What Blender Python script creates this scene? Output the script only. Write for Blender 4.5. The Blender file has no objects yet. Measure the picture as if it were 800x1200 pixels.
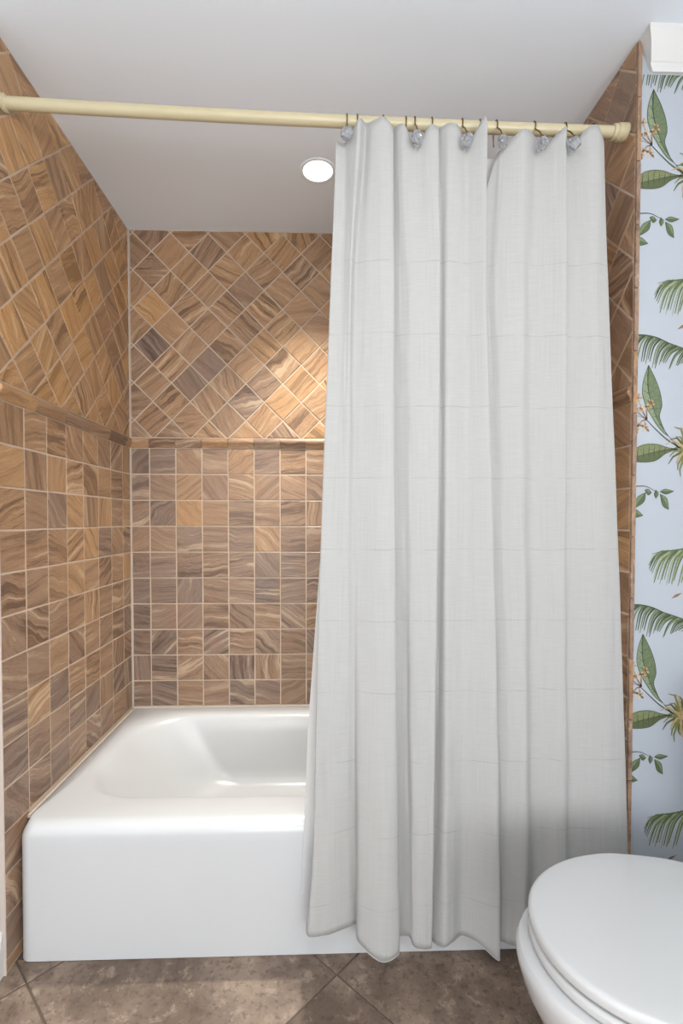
import bpy, bmesh, math, random
from mathutils import Vector, Matrix

random.seed(7)
PI = math.pi
S = bpy.context.scene
COL = S.collection

# ------------------------------------------------------------------ camera
F_PX, CX, CY = 575.49, 392.73, 623.14          # focal length and principal point on the 800 x 1200 frame
CAM_H = 1.1098
cam = bpy.data.cameras.new('camera')
cam.sensor_fit = 'HORIZONTAL'
cam.sensor_width = 36.0
cam.lens = F_PX / 800 * 36.0
cam.shift_x = (400 - CX) / 800
cam.shift_y = (CY - 600) / 800
cam.clip_start = 0.02
camera = bpy.data.objects.new('camera', cam)
COL.objects.link(camera)
YAW, PITCH = 0.03039, 0.02428
camera.location = (0, 0, CAM_H)
camera.rotation_euler = (PI / 2 - PITCH, 0, -YAW)
S.camera = camera

# ------------------------------------------------------------------ exposure, world
S.view_settings.view_transform = 'Standard'
S.view_settings.look = 'None'
S.view_settings.gamma = 1
S.view_settings.use_curve_mapping = False
S.view_settings.exposure = -0.05
w = bpy.data.worlds.new('world')
S.world = w
w.use_nodes = True
w.node_tree.nodes['Background'].inputs[0].default_value = (0.9, 0.95, 1, 1)
w.node_tree.nodes['Background'].inputs[1].default_value = 0.3

# light levels (added fills behind the camera, then the tub downlight; lamps built below)
CEILING_FILL_W, PANEL_FILL_W, SIDE_FILL_W, DOWN_W = 8.0, 40.0, 24.0, 140.0

# ------------------------------------------------------------------ room measures (metres)
XL, XR = -0.7649, 0.7666        # tile faces of the alcove's side walls
YB = 2.0086                     # tile face of the back wall
YF = 1.1948                     # front plane of the alcove
HC = 2.2677                     # ceiling
TUB_H = 0.3449
P = 0.105                       # square tile pitch
D = 0.149                       # diagonal of the set-on-point tiles
Z0 = TUB_H + 0.004              # bottom of the first row of tiles above the tub
RAIL0, RAIL1 = Z0 + 10 * P, Z0 + 10 * P + 0.040
GAP = 0.0050
RX0, RX1, RY0 = -1.30, 1.13, -2.0   # the rest of the bathroom

# ------------------------------------------------------------------ helpers
def link(o, parent=None):
    COL.objects.link(o)
    if parent is not None:
        o.parent = parent
    return o

def tag(o, label=None, cat=None, group=None, kind=None):
    if label: o['label'] = label
    if cat: o['category'] = cat
    if group: o['group'] = group
    if kind: o['kind'] = kind
    return o

def empty(name, loc=(0, 0, 0), rz=0):
    o = bpy.data.objects.new(name, None)
    o.location = loc
    o.rotation_euler = (0, 0, rz)
    o.empty_display_size = 0.05
    return link(o)

def from_bm(name, bm, mat, parent=None, smooth=False):
    me = bpy.data.meshes.new(name)
    bm.normal_update()
    bm.to_mesh(me)
    bm.free()
    if mat is not None:
        me.materials.append(mat)
    if smooth:
        for p in me.polygons: p.use_smooth = True
    return link(bpy.data.objects.new(name, me), parent)

def box_bm(x0, x1, y0, y1, z0, z1, bm=None, bevel=0.0, seg=2):
    own = bm is None
    bm = bm or bmesh.new()
    vs = [bm.verts.new(p) for p in ((x0,y0,z0),(x1,y0,z0),(x1,y1,z0),(x0,y1,z0),(x0,y0,z1),(x1,y0,z1),(x1,y1,z1),(x0,y1,z1))]
    fs = [bm.faces.new([vs[i] for i in f]) for f in ((0,3,2,1),(4,5,6,7),(0,1,5,4),(1,2,6,5),(2,3,7,6),(3,0,4,7))]
    if bevel and own:
        bmesh.ops.bevel(bm, geom=list(bm.edges), offset=bevel, segments=seg, affect='EDGES', profile=0.5)
    return bm

def loft(loops, cap0=True, cap1=True, bm=None, closed=True):
    bm = bm or bmesh.new()
    rows = [[bm.verts.new(p) for p in L] for L in loops]
    n = len(rows[0])
    for a, b in zip(rows, rows[1:]):
        for i in range(n if closed else n - 1):
            j = (i + 1) % n
            bm.faces.new((a[i], a[j], b[j], b[i]))
    if cap0: bm.faces.new(rows[0][::-1])
    if cap1: bm.faces.new(rows[-1])
    return bm

def lathe(profile, axis='Z', n=32, origin=(0, 0, 0), cap0=False, cap1=False, bm=None):
    """profile of (radius, along)"""
    loops = []
    for r, a in profile:
        L = []
        for k in range(n):
            t = 2 * PI * k / n
            c, s = r * math.cos(t), r * math.sin(t)
            p = {'Z': (c, s, a), 'X': (a, c, s), 'Y': (s, a, c)}[axis]
            L.append(Vector(p) + Vector(origin))
        loops.append(L)
    return loft(loops, cap0, cap1, bm)

def tube(points, r, n=8, bm=None, closed=False):
    pts = [Vector(p) for p in points]
    loops = []
    m = len(pts)
    up = Vector((0.13, 0.97, 0.2)).normalized()
    for i, p in enumerate(pts):
        a = pts[(i - 1) % m] if (closed or i > 0) else p
        b = pts[(i + 1) % m] if (closed or i < m - 1) else p
        t = (b - a).normalized()
        u = t.cross(up)
        if u.length < 1e-3: u = t.cross(Vector((1, 0, 0)))
        u.normalize()
        v = t.cross(u).normalized()
        loops.append([p + (u * math.cos(2 * PI * k / n) + v * math.sin(2 * PI * k / n)) * r for k in range(n)])
    if closed: loops.append(loops[0])
    if closed:
        bm = bm or bmesh.new()
        rows = [[bm.verts.new(q) for q in L] for L in loops[:-1]]
        for i in range(len(rows)):
            A, B = rows[i], rows[(i + 1) % len(rows)]
            for k in range(n):
                j = (k + 1) % n
                bm.faces.new((A[k], A[j], B[j], B[k]))
        return bm
    return loft(loops, True, True, bm)

# ------------------------------------------------------------------ node materials
class NT:
    def __init__(self, name, rough=0.5, color=(0.8, 0.8, 0.8)):
        self.m = bpy.data.materials.new(name)
        self.m.use_nodes = True
        self.t = self.m.node_tree
        self.b = self.t.nodes['Principled BSDF']
        self.b.inputs['Roughness'].default_value = rough
        self.b.inputs['Base Color'].default_value = (*color, 1)
    def n(self, kind, **kw):
        nd = self.t.nodes.new(kind)
        for k, v in kw.items():
            if hasattr(nd, k) and k not in nd.inputs: setattr(nd, k, v)
            else: nd.inputs[k].default_value = v
        return nd
    def l(self, a, b): self.t.links.new(a, b)
    def math(self, op, a, b=None, c=None):
        nd = self.t.nodes.new('ShaderNodeMath'); nd.operation = op
        for i, x in enumerate((a, b, c)):
            if x is None: continue
            if isinstance(x, (int, float)): nd.inputs[i].default_value = x
            else: self.l(x, nd.inputs[i])
        return nd.outputs[0]
    def vmath(self, op, a, b):
        nd = self.t.nodes.new('ShaderNodeVectorMath'); nd.operation = op
        for i, x in enumerate((a, b)):
            if isinstance(x, (tuple, list)): nd.inputs[i].default_value = x
            else: self.l(x, nd.inputs[i])
        return nd.outputs[0]
    def mix(self, f, a, b, mode='MIX'):
        nd = self.t.nodes.new('ShaderNodeMix'); nd.data_type = 'RGBA'; nd.blend_type = mode
        for s, x in ((nd.inputs['Factor'], f), (nd.inputs['A'], a), (nd.inputs['B'], b)):
            if isinstance(x, (int, float)): s.default_value = x
            elif isinstance(x, (tuple, list)): s.default_value = (*x[:3], 1)
            else: self.l(x, s)
        return nd.outputs['Result']
    def ramp(self, f, stops, interp='LINEAR'):
        nd = self.t.nodes.new('ShaderNodeValToRGB'); cr = nd.color_ramp; cr.interpolation = interp
        while len(cr.elements) < len(stops): cr.elements.new(0.5)
        for e, (p, c) in zip(cr.elements, stops):
            e.position = p
            e.color = (*c, 1) if isinstance(c, (tuple, list)) else (c, c, c, 1)
        if f is not None: self.l(f, nd.inputs[0])
        return nd.outputs[0]
    def noise(self, vec, scale, detail=4, rough=0.55, dist=0.0):
        nd = self.n('ShaderNodeTexNoise', Scale=scale, Detail=detail, Roughness=rough, Distortion=dist)
        if vec is not None: self.l(vec, nd.inputs['Vector'])
        return nd.outputs[0]
    def bump(self, h, strength, dist=0.001):
        nd = self.n('ShaderNodeBump', Strength=strength, Distance=dist)
        self.l(h, nd.inputs['Height'])
        self.l(nd.outputs[0], self.b.inputs['Normal'])
    def base(self, c): self.l(c, self.b.inputs['Base Color'])

def srgb(r, g, b):
    f = lambda c: (c / 255 / 12.92) if c <= 10 else ((c / 255 + 0.055) / 1.055) ** 2.4
    return (f(r), f(g), f(b))

def plain(name, rgb, rough=0.5, metal=0.0, coat=0.0):
    t = NT(name, rough, srgb(*rgb))
    t.b.inputs['Metallic'].default_value = metal
    t.b.inputs['Coat Weight'].default_value = coat
    return t.m

def painted(name, rgb, rough=0.6, scale=90, amount=0.05):
    t = NT(name, rough)
    co = t.n('ShaderNodeTexCoord').outputs['Object']
    a = t.noise(co, 1.3, 3)
    c = srgb(*rgb)
    t.base(t.mix(t.ramp(a, [(0.3, 0.0), (0.7, 1.0)]), tuple(x * 0.97 for x in c), c))
    t.bump(t.noise(co, scale, 2), amount)
    return t.m

def tile_material():
    """Layered sandstone-look glaze. obj.color = (tint 0..1, vein angle / turn, seed, -)."""
    t = NT('sandstone_tile', 0.38)
    oi = t.n('ShaderNodeObjectInfo')
    sep = t.n('ShaderNodeSeparateColor'); t.l(oi.outputs['Color'], sep.inputs[0])
    tint, ang, seed = sep.outputs
    co = t.n('ShaderNodeTexCoord').outputs['Object']
    rot = t.n('ShaderNodeVectorRotate', rotation_type='Z_AXIS')
    t.l(co, rot.inputs['Vector'])
    t.l(t.math('MULTIPLY', ang, 2 * PI), rot.inputs['Angle'])
    off = t.n('ShaderNodeCombineXYZ')
    t.l(t.math('MULTIPLY', seed, 37.0), off.inputs[0]); t.l(t.math('MULTIPLY', seed, 91.0), off.inputs[1]); t.l(t.math('MULTIPLY', seed, 13.0), off.inputs[2])
    v0 = t.vmath('ADD', rot.outputs[0], off.outputs[0])
    h1 = t.math('FRACT', t.math('MULTIPLY', seed, 7.13))
    h2 = t.math('FRACT', t.math('MULTIPLY', seed, 13.7))
    h3 = t.math('FRACT', t.math('MULTIPLY', seed, 29.3))
    # bend the layers, each tile by its own amount
    wn = t.n('ShaderNodeTexNoise', Scale=9.0, Detail=2.5, Roughness=0.5); t.l(v0, wn.inputs['Vector'])
    amp = t.n('ShaderNodeCombineXYZ')
    t.l(t.math('MULTIPLY_ADD', h1, 0.05, 0.004), amp.inputs[0]); t.l(t.math('MULTIPLY_ADD', h1, 0.085, 0.006), amp.inputs[1])
    bend = t.vmath('MULTIPLY', t.vmath('SUBTRACT', wn.outputs['Color'], (0.5, 0.5, 0.5)), amp.outputs[0])
    v1 = t.vmath('ADD', v0, bend)
    sc = t.n('ShaderNodeCombineXYZ')
    sc.inputs[0].default_value = 2.2; t.l(t.math('MULTIPLY_ADD', h2, 44.0, 24.0), sc.inputs[1]); sc.inputs[2].default_value = 20.0
    layers = t.noise(t.vmath('MULTIPLY', v1, sc.outputs[0]), 1.0, 6, 0.68)
    fine = t.noise(t.vmath('MULTIPLY', v1, (9.0, 260.0, 60.0)), 1.0, 3, 0.65)
    patch = t.noise(v1, 14.0, 3, 0.5)
    amount = t.math('MULTIPLY_ADD', h3, 0.65, 0.40)
    base = t.ramp(tint, [(0.0, srgb(132, 114, 102)), (0.25, srgb(146, 123, 107)), (0.5, srgb(162, 131, 104)), (0.75, srgb(186, 147, 108)), (1.0, srgb(204, 158, 106))])
    light = t.mix(0.55, base, srgb(220, 196, 164))
    dark = t.mix(0.72, base, srgb(74, 52, 41))
    rust = t.mix(0.45, base, srgb(160, 108, 72))
    c = t.mix(t.math('MULTIPLY', t.ramp(layers, [(0.41, 1.0), (0.495, 0.0)]), amount), base, dark)
    c = t.mix(t.math('MULTIPLY', t.ramp(layers, [(0.55, 0.0), (0.63, 0.85)]), amount), c, light)
    c = t.mix(t.math('MULTIPLY', t.ramp(patch, [(0.5, 0.0), (0.68, 1.0)]), 0.42), c, rust)
    for lo, st_, col_ in ((0.42, 0.6, (66, 46, 38)), (0.475, 0.60, (84, 60, 48)), (0.525, 0.6, (92, 66, 52)), (0.575, 0.55, (104, 76, 60)), (0.62, 0.2, (226, 206, 178))):
        vn = t.ramp(layers, [(lo - 0.012, 0.0), (lo, 1.0), (lo + 0.012, 0.0)])
        c = t.mix(t.math('MULTIPLY', t.math('MULTIPLY', vn, st_), amount), c, srgb(*col_))
    c = t.mix(t.math('MULTIPLY', t.ramp(fine, [(0.33, 1.0), (0.52, 0.0)]), 0.30), c, srgb(98, 76, 64))
    c = t.mix(t.math('MULTIPLY', t.ramp(t.noise(co, 330.0, 2), [(0.66, 0.0), (0.78, 1.0)]), 0.3), c, srgb(220, 204, 182))
    t.base(c)
    t.l(t.math('ADD', 0.30, t.math('MULTIPLY', fine, 0.22)), t.b.inputs['Roughness'])
    h = t.math('ADD', t.math('MULTIPLY', layers, 0.7), t.math('MULTIPLY', fine, 0.3))
    t.bump(h, 0.25, 0.002)
    return t.m

def grout_material(name, rgb):
    t = NT(name, 0.85)
    co = t.n('ShaderNodeTexCoord').outputs['Object']
    n = t.noise(co, 9.0, 4)
    c = srgb(*rgb)
    t.base(t.mix(t.ramp(n, [(0.3, 0.0), (0.7, 1.0)]), tuple(x * 0.86 for x in c), c))
    t.bump(t.noise(co, 400.0, 2), 0.2)
    return t.m

def floor_material():
    t = NT('stone_floor_tile', 0.5)
    oi = t.n('ShaderNodeObjectInfo')
    sep = t.n('ShaderNodeSeparateColor'); t.l(oi.outputs['Color'], sep.inputs[0])
    co = t.n('ShaderNodeTexCoord').outputs['Object']
    off = t.n('ShaderNodeCombineXYZ'); t.l(t.math('MULTIPLY', sep.outputs[2], 31.0), off.inputs[0]); t.l(t.math('MULTIPLY', sep.outputs[2], 17.0), off.inputs[1])
    v = t.vmath('ADD', co, off.outputs[0])
    big = t.noise(v, 3.2, 5, 0.55, 0.4)
    mid = t.noise(v, 21.0, 7, 0.72, 0.3)
    fine = t.noise(v, 70.0, 4, 0.65)
    c = t.ramp(big, [(0.36, srgb(106, 89, 76)), (0.5, srgb(126, 108, 94)), (0.62, srgb(147, 128, 112))])
    c = t.mix(t.math('MULTIPLY', t.ramp(mid, [(0.36, 1.0), (0.48, 0.0)]), 0.5), c, srgb(80, 63, 52))
    c = t.mix(t.math('MULTIPLY', t.ramp(mid, [(0.54, 0.0), (0.64, 1.0)]), 0.6), c, srgb(172, 153, 135))
    c = t.mix(t.math('MULTIPLY', t.ramp(fine, [(0.36, 1.0), (0.47, 0.0)]), 0.55), c, srgb(74, 58, 48))
    t.base(c)
    t.l(t.math('ADD', 0.34, t.math('MULTIPLY', mid, 0.25)), t.b.inputs['Roughness'])
    t.bump(t.math('ADD', mid, t.math('MULTIPLY', fine, 0.4)), 0.22, 0.003)
    return t.m

def cloth_material():
    t = NT('white_linen', 0.85)
    uv = t.n('ShaderNodeUVMap', uv_map='cloth').outputs[0]
    s = t.n('ShaderNodeSeparateXYZ'); t.l(uv, s.inputs[0])
    u, v = s.outputs[0], s.outputs[1]
    slub_h = t.noise(t.vmath('MULTIPLY', uv, (20.0, 420.0, 1.0)), 1.0, 3)
    slub_v = t.noise(t.vmath('MULTIPLY', uv, (300.0, 5.0, 1.0)), 1.0, 3)
    # drawn-thread bands every 173 mm of cloth
    wob = t.math('MULTIPLY', t.math('SUBTRACT', t.noise(t.vmath('MULTIPLY', uv, (7.0, 5.0, 1.0)), 1.0, 2), 0.5), 0.010)
    ph = t.math('FRACT', t.math('DIVIDE', t.math('ADD', t.math('SUBTRACT', v, 0.346 - 0.0865 + 10 * 0.0), wob), 0.1730))
    d = t.math('ABSOLUTE', t.math('SUBTRACT', ph, 0.5))
    line = t.ramp(d, [(0.0, 1.0), (0.004, 0.9), (0.008, 0.0)])
    broken = t.ramp(t.noise(t.vmath('MULTIPLY', uv, (16.0, 7.0, 1.0)), 1.0, 2), [(0.38, 0.05), (0.62, 1.0)])
    dots = t.ramp(t.math('FRACT', t.math('MULTIPLY', u, 240.0)), [(0.45, 0.65), (0.6, 1.0)])
    seam = t.math('MULTIPLY', t.math('MULTIPLY', t.math('MULTIPLY', line, broken), dots), t.math('LESS_THAN', v, 1.82))
    c = t.mix(t.ramp(slub_h, [(0.3, 0.0), (0.7, 1.0)]), srgb(184, 184, 182), srgb(191, 191, 189))
    c = t.mix(t.math('MULTIPLY', t.ramp(slub_v, [(0.28, 1.0), (0.5, 0.0)]), 0.35), c, srgb(172, 172, 170))
    c = t.mix(t.math('MULTIPLY', seam, 0.42), c, srgb(120, 117, 110))
    t.base(c)
    h = t.math('SUBTRACT', t.math('ADD', t.math('MULTIPLY', slub_h, 0.22), t.math('MULTIPLY', slub_v, 1.0)), t.math('MULTIPLY', seam, 1.2))
    t.bump(h, 0.16, 0.0010)
    t.b.inputs['Sheen Weight'].default_value = 0.15
    tr = t.n('ShaderNodeBsdfTranslucent'); t.l(c, tr.inputs[0])
    mx = t.n('ShaderNodeMixShader', Fac=0.14)
    out = t.t.nodes['Material Output']
    t.l(t.b.outputs[0], mx.inputs[1]); t.l(tr.outputs[0], mx.inputs[2]); t.l(mx.outputs[0], out.inputs[0])
    return t.m

def liner_material():
    t = NT('liner_vinyl', 0.4, srgb(226, 227, 228))
    tr = t.n('ShaderNodeBsdfTranslucent'); tr.inputs[0].default_value = (*srgb(226, 228, 230), 1)
    mx = t.n('ShaderNodeMixShader', Fac=0.3)
    out = t.t.nodes['Material Output']
    t.l(t.b.outputs[0], mx.inputs[1]); t.l(tr.outputs[0], mx.inputs[2]); t.l(mx.outputs[0], out.inputs[0])
    return t.m

def print_material():
    t = NT('wallpaper_ink', 0.6)
    a = t.n('ShaderNodeAttribute', attribute_name='ink')
    co = t.n('ShaderNodeTexCoord').outputs['Object']
    n = t.noise(co, 160.0, 3)
    t.base(t.mix(t.math('MULTIPLY', t.ramp(n, [(0.35, 1.0), (0.6, 0.0)]), 0.3), a.outputs['Color'], srgb(60, 62, 46)))
    return t.m

def emit(name, rgb, strength):
    m = bpy.data.materials.new(name); m.use_nodes = True
    nt = m.node_tree
    b = nt.nodes['Principled BSDF']
    b.inputs['Emission Color'].default_value = (*rgb, 1)
    b.inputs['Emission Strength'].default_value = strength
    b.inputs['Base Color'].default_value = (0.9, 0.9, 0.9, 1)
    return m

M_TILE = tile_material()
M_GROUT = grout_material('grout', (202, 182, 162))
M_FGROUT = grout_material('floor_grout', (112, 97, 85))
M_FLOOR = floor_material()
M_CEIL = painted('ceiling_paint', (238, 246, 255), 0.75)
M_WALL = painted('wall_paint', (236, 236, 236), 0.6)
M_MAUVE = painted('mauve_grey_paint', (188, 178, 182), 0.6)
M_PAPER = painted('wallpaper_ground', (174, 181, 190), 0.6, 300, 0.04)
M_INK = print_material()
M_TRIM = plain('trim_paint', (214, 214, 213), 0.35)
M_CAULK = plain('caulk', (196, 184, 174), 0.6)
M_ENAMEL = plain('tub_enamel', (200, 202, 204), 0.28, coat=0.0)
M_CHINA = plain('vitreous_china', (204, 205, 206), 0.08, coat=0.6)
M_SEAT = plain('seat_plastic', (204, 205, 205), 0.16)
M_CLOTH = cloth_material()
M_LINER = liner_material()
M_ROD = painted('cream_rod_paint', (196, 185, 152), 0.3, 30, 0.15)
M_BRASS = plain('antique_brass', (122, 98, 62), 0.35, 0.9)
M_CHROME = plain('chrome', (220, 222, 224), 0.08, 1.0)
M_LENS = emit('downlight_lens', (1.0, 0.97, 0.92), 6.0)
M_PANEL = emit('fill_light_glow', (1.0, 0.98, 0.95), 1.2)  # glow shared by the added fill lights behind the camera

def crystal_material():
    t = NT('crystal', 0.04, srgb(205, 208, 214))
    t.b.inputs['Transmission Weight'].default_value = 0.75
    t.b.inputs['IOR'].default_value = 1.52
    return t.m
M_CRYSTAL = crystal_material()

# ------------------------------------------------------------------ tiled walls
def clip(poly, x0, x1, y0, y1):
    def half(ps, f):
        out = []
        for i in range(len(ps)):
            a, b = ps[i], ps[(i + 1) % len(ps)]
            fa, fb = f(a), f(b)
            if fa >= 0: out.append(a)
            if (fa >= 0) != (fb >= 0):
                k = fa / (fa - fb)
                out.append((a[0] + (b[0] - a[0]) * k, a[1] + (b[1] - a[1]) * k))
        return out
    for f in (lambda q: q[0] - x0, lambda q: x1 - q[0], lambda q: q[1] - y0, lambda q: y1 - q[1]):
        if len(poly) < 3: return []
        poly = half(poly, f)
    res = []
    for q in poly:
        if not res or math.dist(q, res[-1]) > 1e-5: res.append(q)
    if len(res) > 1 and math.dist(res[0], res[-1]) < 1e-5: res.pop()
    return res if len(res) >= 3 else []

def inset(poly, d):
    n = len(poly); out = []
    for i in range(n):
        a, b, c = Vector(poly[i - 1]), Vector(poly[i]), Vector(poly[(i + 1) % n])
        e1, e2 = (b - a).normalized(), (c - b).normalized()
        n1, n2 = Vector((-e1.y, e1.x)), Vector((-e2.y, e2.x))
        den = 1 + n1.dot(n2)
        if den < 0.05: return []
        q = b + (n1 + n2) * (d / den)
        out.append((q.x, q.y))
    area = sum(out[i][0] * out[(i + 1) % n][1] - out[(i + 1) % n][0] * out[i][1] for i in range(n)) / 2
    # collapsed or folded over
    for i in range(n):
        a = Vector(poly[(i + 1) % n]) - Vector(poly[i]); b = Vector(out[(i + 1) % n]) - Vector(out[i])
        if a.dot(b) <= 0: return []
    return out if area > 1.5e-5 else []

CACHE = {}
def tile_mesh(poly, mat, name='tile', thick=0.007, chamfer=0.0012, var=0):
    key = (name, var, round(thick, 4)) + tuple((round(x, 4), round(y, 4)) for x, y in poly)
    if key in CACHE: return CACHE[key]
    rnd = random.Random(hash((var, len(poly))) & 0xffff)
    j = lambda: rnd.uniform(-0.0006, 0.0006)
    pts = [(x + j(), y + j()) for x, y in poly]
    ins = inset(pts, chamfer) or pts
    loops = [[(x, y, -thick) for x, y in pts], [(x, y, -chamfer * 0.8) for x, y in pts], [(x, y, 0) for x, y in ins]]
    bm = loft(loops, False, True)
    me = bpy.data.meshes.new(name)
    bm.normal_update(); bm.to_mesh(me); bm.free()
    me.materials.append(mat)
    CACHE[key] = me
    return me

RT = random.Random(21)
def put_tile(name, poly, frame, parent, tint, angle, mat=M_TILE, thick=0.007, gap=GAP, tilt=0.005, bump=0.0006):
    """poly in wall coordinates (u, v); frame = (origin, u axis, v axis, normal)"""
    poly = inset(poly, gap / 2)
    if not poly: return None
    cx = sum(q[0] for q in poly) / len(poly); cy = sum(q[1] for q in poly) / len(poly)
    loc = [(x - cx, y - cy) for x, y in poly]
    full = len(poly) == 4
    me = tile_mesh(loc, mat, name, thick, var=RT.randrange(5) if full else 0)
    o = bpy.data.objects.new(name, me)
    O, U, V, N = frame
    m = Matrix((U, V, N)).transposed().to_4x4()
    m.translation = O + U * cx + V * cy + N * RT.uniform(-bump, bump)
    o.matrix_world = m @ Matrix.Rotation(RT.uniform(-tilt, tilt), 4, 'X') @ Matrix.Rotation(RT.uniform(-tilt, tilt), 4, 'Y')
    link(o, parent)
    o.color = (tint, angle % 1.0, RT.random(), 1)
    return o

def tint_pick(mean, spread=0.13):
    return min(1, max(0, RT.gauss(mean, spread)))

def rail_mesh(length, mat, name):
    """Rounded cap rail, profile in (v, n) extruded along u, centred."""
    prof = [(-0.0195, -0.006), (-0.0195, 0.002), (-0.016, 0.004), (-0.008, 0.0055), (-0.003, 0.0085), (0.003, 0.0115), (0.010, 0.0118), (0.0155, 0.0098), (0.0188, 0.006), (0.0195, 0.002), (0.0195, -0.006)]
    h = length / 2
    bm = loft([[(-h, v, n) for v, n in prof], [(h, v, n) for v, n in prof]], True, True)
    bmesh.ops.recalc_face_normals(bm, faces=bm.faces)
    me = bpy.data.meshes.new(name); bm.to_mesh(me); bm.free(); me.materials.append(mat)
    for p in me.polygons: p.use_smooth = True
    me.set_sharp_from_angle(angle=math.radians(48))
    return me

def tiled(wall, frame, u0, u1, first, diag_phase, below, mean_sq, mean_dg, rail_step):
    """first: width of the tile piece at u0; diag_phase: u of one lattice vertex on the rail; below: u ranges that carry tiles down to the floor"""
    O, U, V, N = frame
    cols = []
    u = u0
    if first > 0.01: cols.append((u0, u0 + first)); u = u0 + first
    while u < u1 - 0.012:
        cols.append((u, min(u + P, u1))); u += P
    for a, b in cols:
        for k in range(-4, 10):
            z0, z1 = Z0 + k * P, Z0 + (k + 1) * P
            if k < 0 and not any(a >= q0 - 0.01 and b <= q1 + 0.01 for q0, q1 in below): continue
            z0 = max(z0, 0.004)
            if z1 - z0 < 0.012: continue
            ang = RT.choice((0, 0, 0, 0.5, 0.5, 0.06, -0.07, 0.12, 0.25, 0.4, 0.62))+ RT.uniform(-0.03, 0.03)
            put_tile('tile', [(a, z0), (b, z0), (b, z1), (a, z1)], frame, wall, tint_pick(mean_sq(0.5 * (a + b), 0.5 * (z0 + z1))), ang)
    zt = RAIL1 + 0.002
    base = 1.4372
    i0 = int((u0 - diag_phase) / (D / 2)) - 2
    i1 = int((u1 - diag_phase) / (D / 2)) + 3
    for i in range(i0, i1):
        for k in range(-1, 13):
            if (i + k) % 2: continue
            cu, cv = diag_phase + (i + 1) * D / 2, base + k * D / 2
            r = D / 2
            pl = clip([(cu - r, cv), (cu, cv - r), (cu + r, cv), (cu, cv + r)], u0, u1, zt, HC - 0.001)
            if not pl: continue
            ang = RT.choice((0.125, 0.125, -0.125, -0.125, 0.375, 0.0, 0.08, -0.16, 0.2)) + RT.uniform(-0.03, 0.03)
            put_tile('diamond_tile', pl, frame, wall, tint_pick(mean_dg(cu, cv)), ang)
    u = u0 + (first if first > 0.01 else 0) - rail_step
    while u < u1 - 0.005:
        a, b = max(u, u0), min(u + rail_step, u1)
        if b - a > 0.012:
            o = bpy.data.objects.new('rail_tile', rail_mesh(b - a - 0.0012, M_TILE, 'rail_tile'))
            m = Matrix((U, V, N)).transposed().to_4x4()
            m.translation = O + U * ((a + b) / 2) + V * ((RAIL0 + RAIL1) / 2) + N * RT.uniform(-0.0004, 0.0004)
            o.matrix_world = m
            link(o, wall)
            o.color = (tint_pick(0.55, 0.2), RT.uniform(-0.03, 0.03) % 1, RT.random(), 1)
        u += rail_step

def slab(name, x0, x1, y0, y1, z0, z1, mat, label, bevel=0):
    o = from_bm(name, box_bm(x0, x1, y0, y1, z0, z1, bevel=bevel), mat)
    return tag(o, label, 'wall', kind='structure')

GR = 0.0015          # grout lies this far behind the tile faces
X_, Y_, Z_ = Vector((1, 0, 0)), Vector((0, 1, 0)), Vector((0, 0, 1))

wall_back = slab('wall_back', -0.92, 0.92, YB + GR, YB + 0.12, 0, HC, M_GROUT, 'back wall of the tub alcove, brown stone tiles square below and on point above')
tiled(wall_back, (Vector((0, YB, 0)), X_, Z_, -Y_), XL + 0.004, XR - 0.004, 0.73 * P - 0.004, -0.6728, [],
      lambda u, v: 0.16 + 0.12 * (v > 1.0) + 0.14 * (u > -0.55), lambda u, v: 0.46 + 0.16 * (u > -0.6) + 0.1 * (u > -0.3), 0.105)

wall_left = slab('wall_left', XL - 0.11, XL - GR, YF + 0.002, YB + GR, 0, HC, M_GROUT, 'side wall of the alcove at the open end of the curtain, tiled to the ceiling')
tiled(wall_left, (Vector((XL, 0, 0)), Y_, Z_, X_), YF, YB - 0.002, YB - 0.75 * P - 7 * P - YF if YB - 0.75 * P - 7 * P - YF > 0.012 else 0.0, 1.3319 - D, [(YF, YF + P)],
      lambda u, v: 0.40 + 0.16 * (v > 0.9), lambda u, v: 0.84, 0.152)

wall_right = slab('wall_right', XR + GR, XR + 0.11, YF + 0.002, YB + GR, 0, HC, M_GROUT, 'side wall of the alcove behind the curtain, where the rod ends')
tiled(wall_right, (Vector((XR, 0, 0)), -Y_, Z_, -X_), -(YB - 0.004), -YF, 0.74 * P, -1.3319, [(-YF - P, -YF)],
      lambda u, v: 0.52, lambda u, v: 0.56, 0.152)

# narrow bullnose pieces closing the tile field towards the room
def edge_tiles(wall, x0, x1):
    z = 0.004; k = 0
    while z < HC - 0.02:
        z1 = min(z + 0.152, HC - 0.002)
        o = from_bm('edge_tile', box_bm(x0, x1, YF - 0.0075, YF - 0.0005, z, z1 - 0.0014, bevel=0.0014, seg=1), M_TILE, wall)
        o.color = (tint_pick(0.42, 0.1), 0.25, RT.random(), 1)
        z += 0.152
edge_tiles(wall_right, XR + 0.0004, XR + 0.0105)

# caulk lines in the corners and along the tub
def caulk(parent, x0, x1, y0, y1, z0, z1):
    return from_bm('caulk_bead', box_bm(x0, x1, y0, y1, z0, z1), M_CAULK, parent)
caulk(wall_back, XL - 0.001, XL + 0.0035, YB - 0.0035, YB + 0.001, TUB_H, HC)
caulk(wall_back, XR - 0.0042, XR + 0.001, YB - 0.0042, YB + 0.001, TUB_H, HC)

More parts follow.
